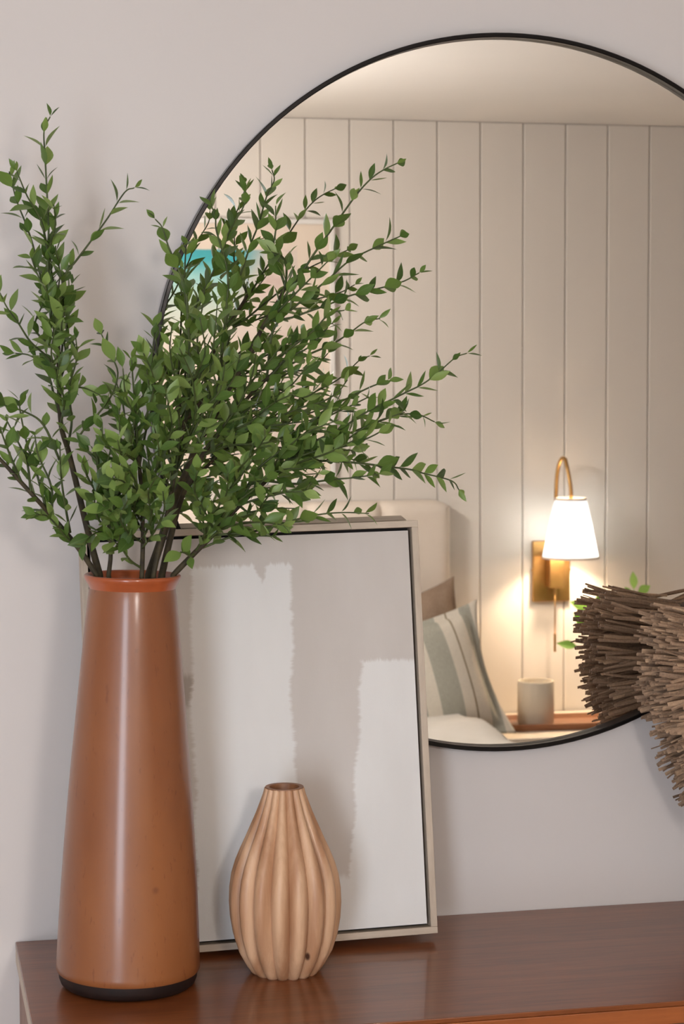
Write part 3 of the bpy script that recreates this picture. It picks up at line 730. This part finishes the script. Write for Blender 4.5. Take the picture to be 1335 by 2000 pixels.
# ------------------------------------------------------------------ nightstand, tray, cup, plant
NZ = 0.434
nx0 = BX1+0.03; nx1 = nx0+0.62
M['pale_wood'] = wood('nightstand_wood', srgb(226, 212, 192), srgb(238, 226, 208), 0.45, (1.2, 12, 12))
root = tag(empty('nightstand', (nx0, YB+0.006, 0)), 'low cream nightstand beside the bed under the brass wall lamp', 'nightstand')
nw, nd = nx1-nx0, 0.46
MB().box(0, nw, 0, nd, NZ-0.03, NZ).build('top', M['pale_wood'], root, bevel=0.004)
MB().box(0.01, nw-0.01, 0.01, nd-0.03, 0.12, NZ-0.0305).build('body', M['pale_wood'], root)
for k in range(1):
    dr = MB().box(0.02, nw-0.02, nd-0.029, nd-0.012, 0.14, NZ-0.045).build('drawer', M['pale_wood'], root, bevel=0.003)
    kn = MB().lathe([(0.006, 0), (0.006, 0.012), (0.014, 0.018), (0.0, 0.026)], 16).build('knob', M['black_metal'], dr, True, 35)
    kn.location = (nw/2, nd-0.012, 0.25); kn.rotation_euler = (math.radians(-90), 0, 0)
for lx in (0.03, nw-0.07):
    for ly in (0.03, nd-0.08): MB().box(lx, lx+0.04, ly, ly+0.04, 0, 0.1195).build('leg', M['pale_wood'], root)

tl = vis(988, 1405, 3.70); tr_ = vis(1140, 1425, 3.70)
TCx, TCy = tl.x+0.205, -3.72
root = tag(empty('wooden_tray', (TCx, TCy, NZ), (0, 0, math.radians(3))), 'reddish wooden tray with a raised rim on the nightstand', 'tray')
def rrect(w, h, r, n=8):
    out_ = []
    for cx_, cy_, a0 in ((w-r, h-r, 0), (-w+r, h-r, 90), (-w+r, -h+r, 180), (w-r, -h+r, 270)):
        for k in range(n+1):
            a_ = math.radians(a0+90*k/n); out_.append((cx_+r*math.cos(a_), cy_+r*math.sin(a_)))
    return out_
loops = [(rrect(0.195, 0.085, 0.03), 0.0005), (rrect(0.208, 0.098, 0.035), 0.024), (rrect(0.200, 0.090, 0.03), 0.024), (rrect(0.190, 0.080, 0.027), 0.010)]
m = MB(); n_ = len(loops[0][0]); vs_ = [(x, y, z) for lp, z in loops for x, y in lp]; fs_ = []
for i in range(3):
    for k in range(n_): fs_.append((i*n_+k, i*n_+(k+1) % n_, (i+1)*n_+(k+1) % n_, (i+1)*n_+k))
fs_ += [tuple(range(n_))[::-1], tuple(3*n_+k for k in range(n_))]
m.add(vs_, fs_).build('tray', M['tray'], root, True, 35)
cc = vis(1041, 1405, 3.73)
rC = (vis(1075, 1360, 3.73).x-vis(1007, 1360, 3.73).x)/2
hC = vis(1041, 1324, 3.73).z-vis(1041, 1407, 3.73).z
M['cup'] = paint('cream_ceramic', srgb(212, 202, 184), 0.55, 0.03)
root = tag(empty('ceramic_cup', (cc.x, -3.73, NZ+0.0105)), 'plain cream cylindrical cup standing on the wooden tray', 'cup')
MB().lathe([(0.001, 0), (rC*0.95, 0), (rC, 0.004), (rC, hC-0.003), (rC-0.002, hC), (rC-0.005, hC), (rC-0.007, hC-0.004), (rC-0.007, hC-0.03), (0.001, hC-0.03)], 48).build('cup', M['cup'], root, True, 40)

pc = vis(1195, 1340, 3.69)
M['pot'] = paint('white_pot', srgb(224, 218, 208), 0.5, 0.02)
root = tag(empty('potted_plant', (pc.x, -3.69, NZ+0.0105)), 'bright green leafy plant in a pot, half hidden by the straw reflection', 'plant')
MB().lathe([(0.001, 0), (0.045, 0), (0.056, 0.09), (0.058, 0.10), (0.054, 0.10), (0.050, 0.085), (0.001, 0.085)], 32).build('pot', M['pot'], root, True, 40)
pl_m = mat('bright_leaf', srgb(120, 170, 60), 0.45); t = NT(pl_m)
oi = t.n('ShaderNodeObjectInfo')
plc = t.ramp(oi.outputs['Random'], [(0.0, srgb(92, 146, 44)), (0.5, srgb(122, 172, 66)), (1.0, srgb(160, 202, 112))])
t.base(plc); tr = t.n('ShaderNodeBsdfTranslucent'); t.l(plc, tr.inputs['Color'])
ms = t.n('ShaderNodeMixShader'); ms.inputs[0].default_value = 0.3; out = [n for n in t.t.nodes if n.type == 'OUTPUT_MATERIAL'][0]
t.l(t.b.outputs[0], ms.inputs[1]); t.l(tr.outputs[0], ms.inputs[2]); t.l(ms.outputs[0], out.inputs['Surface'])
_keep = leaf_mat; leaf_mat = pl_m
PLEAF = leaf_mesh('leaf', 0.48, -0.12, 0.2, 0.02)
leaf_mat = _keep
rnd = random.Random(5)
po = Vector((pc.x, -3.69, NZ+0.0105))
ctr0 = po + Vector((0, 0, 0.085))
# (tip pixel in the mirror, base pixel) of each leaf
lv = [((1232,1116),(1232,1152)), ((1264,1141),(1238,1160)), ((1205,1155),(1232,1165)), ((1192,1166),(1222,1172)), ((1262,1170),(1235,1163)), ((1112,1174),(1150,1186)),
      ((1118,1196),(1136,1222)), ((1165,1160),(1158,1190)), ((1142,1200),(1165,1185)), ((1084,1252),(1125,1262)), ((1180,1172),(1205,1190)), ((1150,1240),(1175,1260)), ((1215,1145),(1228,1160)), ((1245,1178),(1225,1185))]
stems = {}
for (tp, bp) in lv:
    yv = 3.66+rnd.uniform(-0.03, 0.03)
    T, Bp = vis(tp[0], tp[1], yv+rnd.uniform(-0.02, 0.02)), vis(bp[0], bp[1], yv)
    dv_ = T-Bp; nr = Vector((rnd.uniform(-.3, .3), 1, rnd.uniform(0, .8)))
    yv_ = dv_.normalized(); zv = (nr-yv_*nr.dot(yv_)).normalized(); xv = yv_.cross(zv)
    MB().tube(smooth_path([ctr0-po, (ctr0-po).lerp(Bp-po, 0.5)+Vector((0, 0, 0.02)), Bp-po], 4), [0.0016, 0.001]*0 or 0.0013, 5).build('stem', twig_m, root, True)
    o = bpy.data.objects.new('leaf', PLEAF); COL.objects.link(o); o.parent = root
    o.matrix_basis = Matrix.Translation(Bp-po) @ Matrix((xv, yv_, zv)).transposed().to_4x4() @ Matrix.Diagonal((dv_.length*1.05,)*3+(1,))

# ------------------------------------------------------------------ brass wall lamp
M['brass'] = mat('aged_brass', srgb(186, 144, 88), 0.36, 1.0); t = NT(M['brass'])
t.base(t.ramp(t.noise(t.coord(), 14, 3), [(0.3, srgb(172, 132, 80)), (0.7, srgb(200, 160, 104))]))
bp0, bp1 = vis(1036, 1056, 3.985), vis(1108, 1172, 3.985)
SX, SY = (bp0.x+bp1.x)/2, YB
shc = vis(1109, 1030, 3.86); SHX = shc.x
SHY = -3.86
zt_, zb2 = vis(1113, 972, 3.86).z, vis(1113, 1088, 3.86).z
rt_ = (vis(1143, 972, 3.86).x-vis(1085, 972, 3.86).x)/2; rbm = (vis(1166, 1087, 3.86).x-vis(1061, 1087, 3.86).x)/2
root = tag(empty('wall_lamp', (SX, YB, bp1.z)), 'lit brass wall lamp with a gooseneck arm and white tapered shade', 'lamp')
O = root.location.copy()
hw_ = (bp1.x-bp0.x)/2; hz_ = bp0.z-bp1.z
MB().box(-hw_, hw_, 0.001, 0.016, 0, hz_).build('backplate', M['brass'], root, bevel=0.003)
for s in (-1, 1):
    scw = MB().tube([(s*(hw_+0.003), 0.009, hz_*0.52), (s*(hw_-0.001), 0.009, hz_*0.52)], 0.004, 10).build('screw', M['brass'], root, True, 40)
blx = vis(1080, 1120, 3.95).x-O.x
MB().box(blx-0.026, blx+0.026, 0.0165, 0.068, vis(1080, 1147, 3.94).z-O.z, hz_*0.86).build('socket_block', M['brass'], root, bevel=0.004)
ztop_ = vis(1105, 895, 3.9).z-O.z
ax0 = Vector((blx, 0.045, hz_*0.86)); 
sx0 = SHX-O.x; sy0 = SHY-O.y
armp = [ax0, ax0+Vector((0.0, 0.0, 0.09)), Vector((blx+(sx0-blx)*0.12, 0.05, ztop_-0.07)), Vector((blx+(sx0-blx)*0.40, 0.065, ztop_-0.012)), Vector((blx+(sx0-blx)*0.72, 0.09, ztop_)),
        Vector((sx0-0.006, 0.12, ztop_-0.03)), Vector((sx0, sy0, zt_-O.z+0.03)), Vector((sx0, sy0, zt_-O.z-0.03))]
MB().tube(smooth_path(armp, 8), 0.0065, 12).build('arm', M['brass'], root, True, 40)
shade_m = bpy.data.materials.new('lit_shade_linen'); shade_m.use_nodes = True; nt = shade_m.node_tree
nt.nodes.clear(); out = nt.nodes.new('ShaderNodeOutputMaterial')
df = nt.nodes.new('ShaderNodeBsdfDiffuse'); df.inputs[0].default_value = (0.86, 0.85, 0.83, 1)
tr = nt.nodes.new('ShaderNodeBsdfTranslucent'); tr.inputs[0].default_value = (0.42, 0.48, 0.56, 1)
em = nt.nodes.new('ShaderNodeEmission'); em.inputs[0].default_value = (1.0, 0.96, 0.92, 1); em.inputs[1].default_value = 0.5
mx = nt.nodes.new('ShaderNodeMixShader'); mx.inputs[0].default_value = 0.5
ad = nt.nodes.new('ShaderNodeAddShader')
nt.links.new(df.outputs[0], mx.inputs[1]); nt.links.new(tr.outputs[0], mx.inputs[2])
nt.links.new(mx.outputs[0], ad.inputs[0]); nt.links.new(em.outputs[0], ad.inputs[1]); nt.links.new(ad.outputs[0], out.inputs[0])
hs = zt_-zb2
sh = MB().lathe([(rbm, 0), (rt_, hs), (rt_-0.0015, hs), (rbm-0.0015, 0)], 48, close=True).build('shade', shade_m, root, True, 30, loc=(sx0, sy0, zb2-O.z))
M['trim'] = cloth('shade_trim', (srgb(222, 206, 190), srgb(232, 218, 204)))
MB().lathe([(rt_+0.0012, hs-0.008), (rt_+0.001, hs+0.001), (rt_-0.003, hs+0.001), (rt_-0.003, hs-0.008)], 48, close=True).build('trim', M['trim'], sh, True, 30)
MB().lathe([(rbm+0.0012, -0.001), (rbm-0.0005, 0.006), (rbm-0.0035, 0.006), (rbm-0.003, -0.001)], 48, close=True).build('trim', M['trim'], sh, True, 30)
spd = MB()
for k in range(3):
    a_ = k*2*math.pi/3; spd.tube([(0, 0, hs-0.03), (math.cos(a_)*(rt_-0.003), math.sin(a_)*(rt_-0.003), hs-0.006)], 0.0015, 6)
spd.build('spider', M['brass'], sh)
MB().lathe([(0.001, hs-0.10), (0.02, hs-0.092), (0.024, hs-0.075), (0.016, hs-0.052), (0.012, hs-0.034), (0.001, hs-0.033)], 20).build('bulb', shade_m, root, True, loc=(sx0, sy0, zb2-O.z))
pt = bpy.data.lights.new('lamp_bulb_light', 'POINT'); pt.energy = 14.5; pt.color = (1.0, 0.76, 0.52); pt.shadow_soft_size = 0.022
po_ = bpy.data.objects.new('lamp_bulb_light', pt); COL.objects.link(po_); po_.location = (SHX, SHY, zb2+hs*0.42); 
zr0 = vis(1079, 1147, 3.955).z-O.z; zr1 = vis(1080, 1236, 3.955).z-O.z; zr2 = vis(1080, 1271, 3.955).z-O.z
rod = MB().tube([(blx, 0.045, zr0), (blx, 0.045, zr1)], 0.0022, 8).build('pull_chain', M['brass'], root, True)
MB().tube([(blx, 0.045, zr0), (blx, 0.045, zr0-0.02)], 0.0055, 12).build('ferrule', M['brass'], root, True, 40)
MB().tube([(blx, 0.045, zr1), (blx, 0.045, zr2)], 0.0042, 10).build('pull_handle', M['brass'], rod, True, 40)

# ------------------------------------------------------------------ framed print above the bed
q0 = vis(649, 430, 3.975); qz1 = q0.z; qx1 = q0.x; qz0 = HZ+0.06; qx0 = qx1-0.86
root = tag(empty('framed_print', (qx0, YB, qz0)), 'pale framed seaside print hanging above the headboard in the mirror', 'picture')
pw, phh = qx1-qx0, qz1-qz0
M['print_frame'] = mat('white_gloss_frame', srgb(226, 224, 220), 0.22)
M['matboard'] = paint('cream_mat', srgb(224, 210, 194), 0.8, 0.01)
fw = 0.016
for b_ in ((0, fw, 0.001, 0.035, 0, phh), (pw-fw, pw, 0.001, 0.035, 0, phh), (fw, pw-fw, 0.001, 0.035, 0, fw), (fw, pw-fw, 0.001, 0.035, phh-fw, phh)):
    MB().box(*b_).build('frame_rail', M['print_frame'], root, bevel=0.002)
MB().box(fw, pw-fw, 0.002, 0.022, fw, phh-fw).build('mat_board', M['matboard'], root)
ix1 = vis(578, 600, 3.975).x-qx0; iz1 = vis(500, 489, 3.975).z-qz0; ix0 = pw-ix1; iz0 = phh-iz1
pm = mat('seaside_print', srgb(200, 190, 175), 0.5); t = NT(pm)
s3 = t.n('ShaderNodeSeparateXYZ'); t.l(t.coord((1/(ix1-ix0), 1, 1/(iz1-iz0))), s3.inputs[0])
zz = t.math('ADD', s3.outputs[2], t.math('MULTIPLY', t.math('SUBTRACT', t.noise(t.coord(), 6, 3), 0.5), 0.05))
sea = t.ramp(zz, [(0.0, srgb(218, 198, 182)), (0.5, srgb(220, 204, 190)), (0.72, srgb(196, 208, 196)), (0.86, srgb(150, 200, 196)), (0.95, srgb(62, 168, 176)), (1.0, srgb(58, 160, 170))])
sand = t.ramp(t.noise(t.coord(), 5, 4), [(0.4, srgb(218, 206, 194)), (0.62, srgb(212, 194, 184)), (0.72, srgb(196, 166, 162))])
rightside = t.step(t.math('ADD', s3.outputs[0], t.math('MULTIPLY', t.math('SUBTRACT', 1.0, s3.outputs[2]), 0.45)), 0.80, 0.12)
t.base(t.mix(rightside, sea, sand))
MB().box(0, ix1-ix0, 0, 0.0012, 0, iz1-iz0).build('print', pm, root, loc=(ix0, 0.0222, iz0))

# ------------------------------------------------------------------ pendant lamp added out of view to brighten the room
PL = Vector((0.50, -2.75, 1.78))
root = tag(empty('added_fill_pendant', (PL.x, PL.y, ZC)), 'white globe pendant lamp beside the bed, added out of view to brighten the room', 'lamp')
MB().lathe([(0.001, -0.03), (0.045, -0.03), (0.055, -0.018), (0.055, -0.001)], 32).build('canopy', M['brass'], root, True, 40)
MB().tube([(0, 0, -0.03), (0, 0, PL.z-ZC+0.15)], 0.003, 8).build('cord', M['black_metal'], root, True)
MB().lathe([(0.001, 0.150), (0.022, 0.150), (0.026, 0.143), (0.026, 0.122)], 24).build('fitter', M['brass'], root, True, 40, loc=(0, 0, PL.z-ZC))
glb = bpy.data.materials.new('glowing_globe'); glb.use_nodes = True
gb = glb.node_tree.nodes['Principled BSDF']; gb.inputs['Base Color'].default_value = (0.9, 0.88, 0.85, 1); gb.inputs['Roughness'].default_value = 0.4
gb.inputs['Emission Color'].default_value = (1.0, 0.925, 0.86, 1); gb.inputs['Emission Strength'].default_value = 67.0
MB().lathe([(max(0.001, 0.13*math.sin(math.pi*k/14)), -0.13*math.cos(math.pi*k/14)) for k in range(15)], 28).build('globe', glb, root, True, loc=(0, 0, PL.z-ZC))
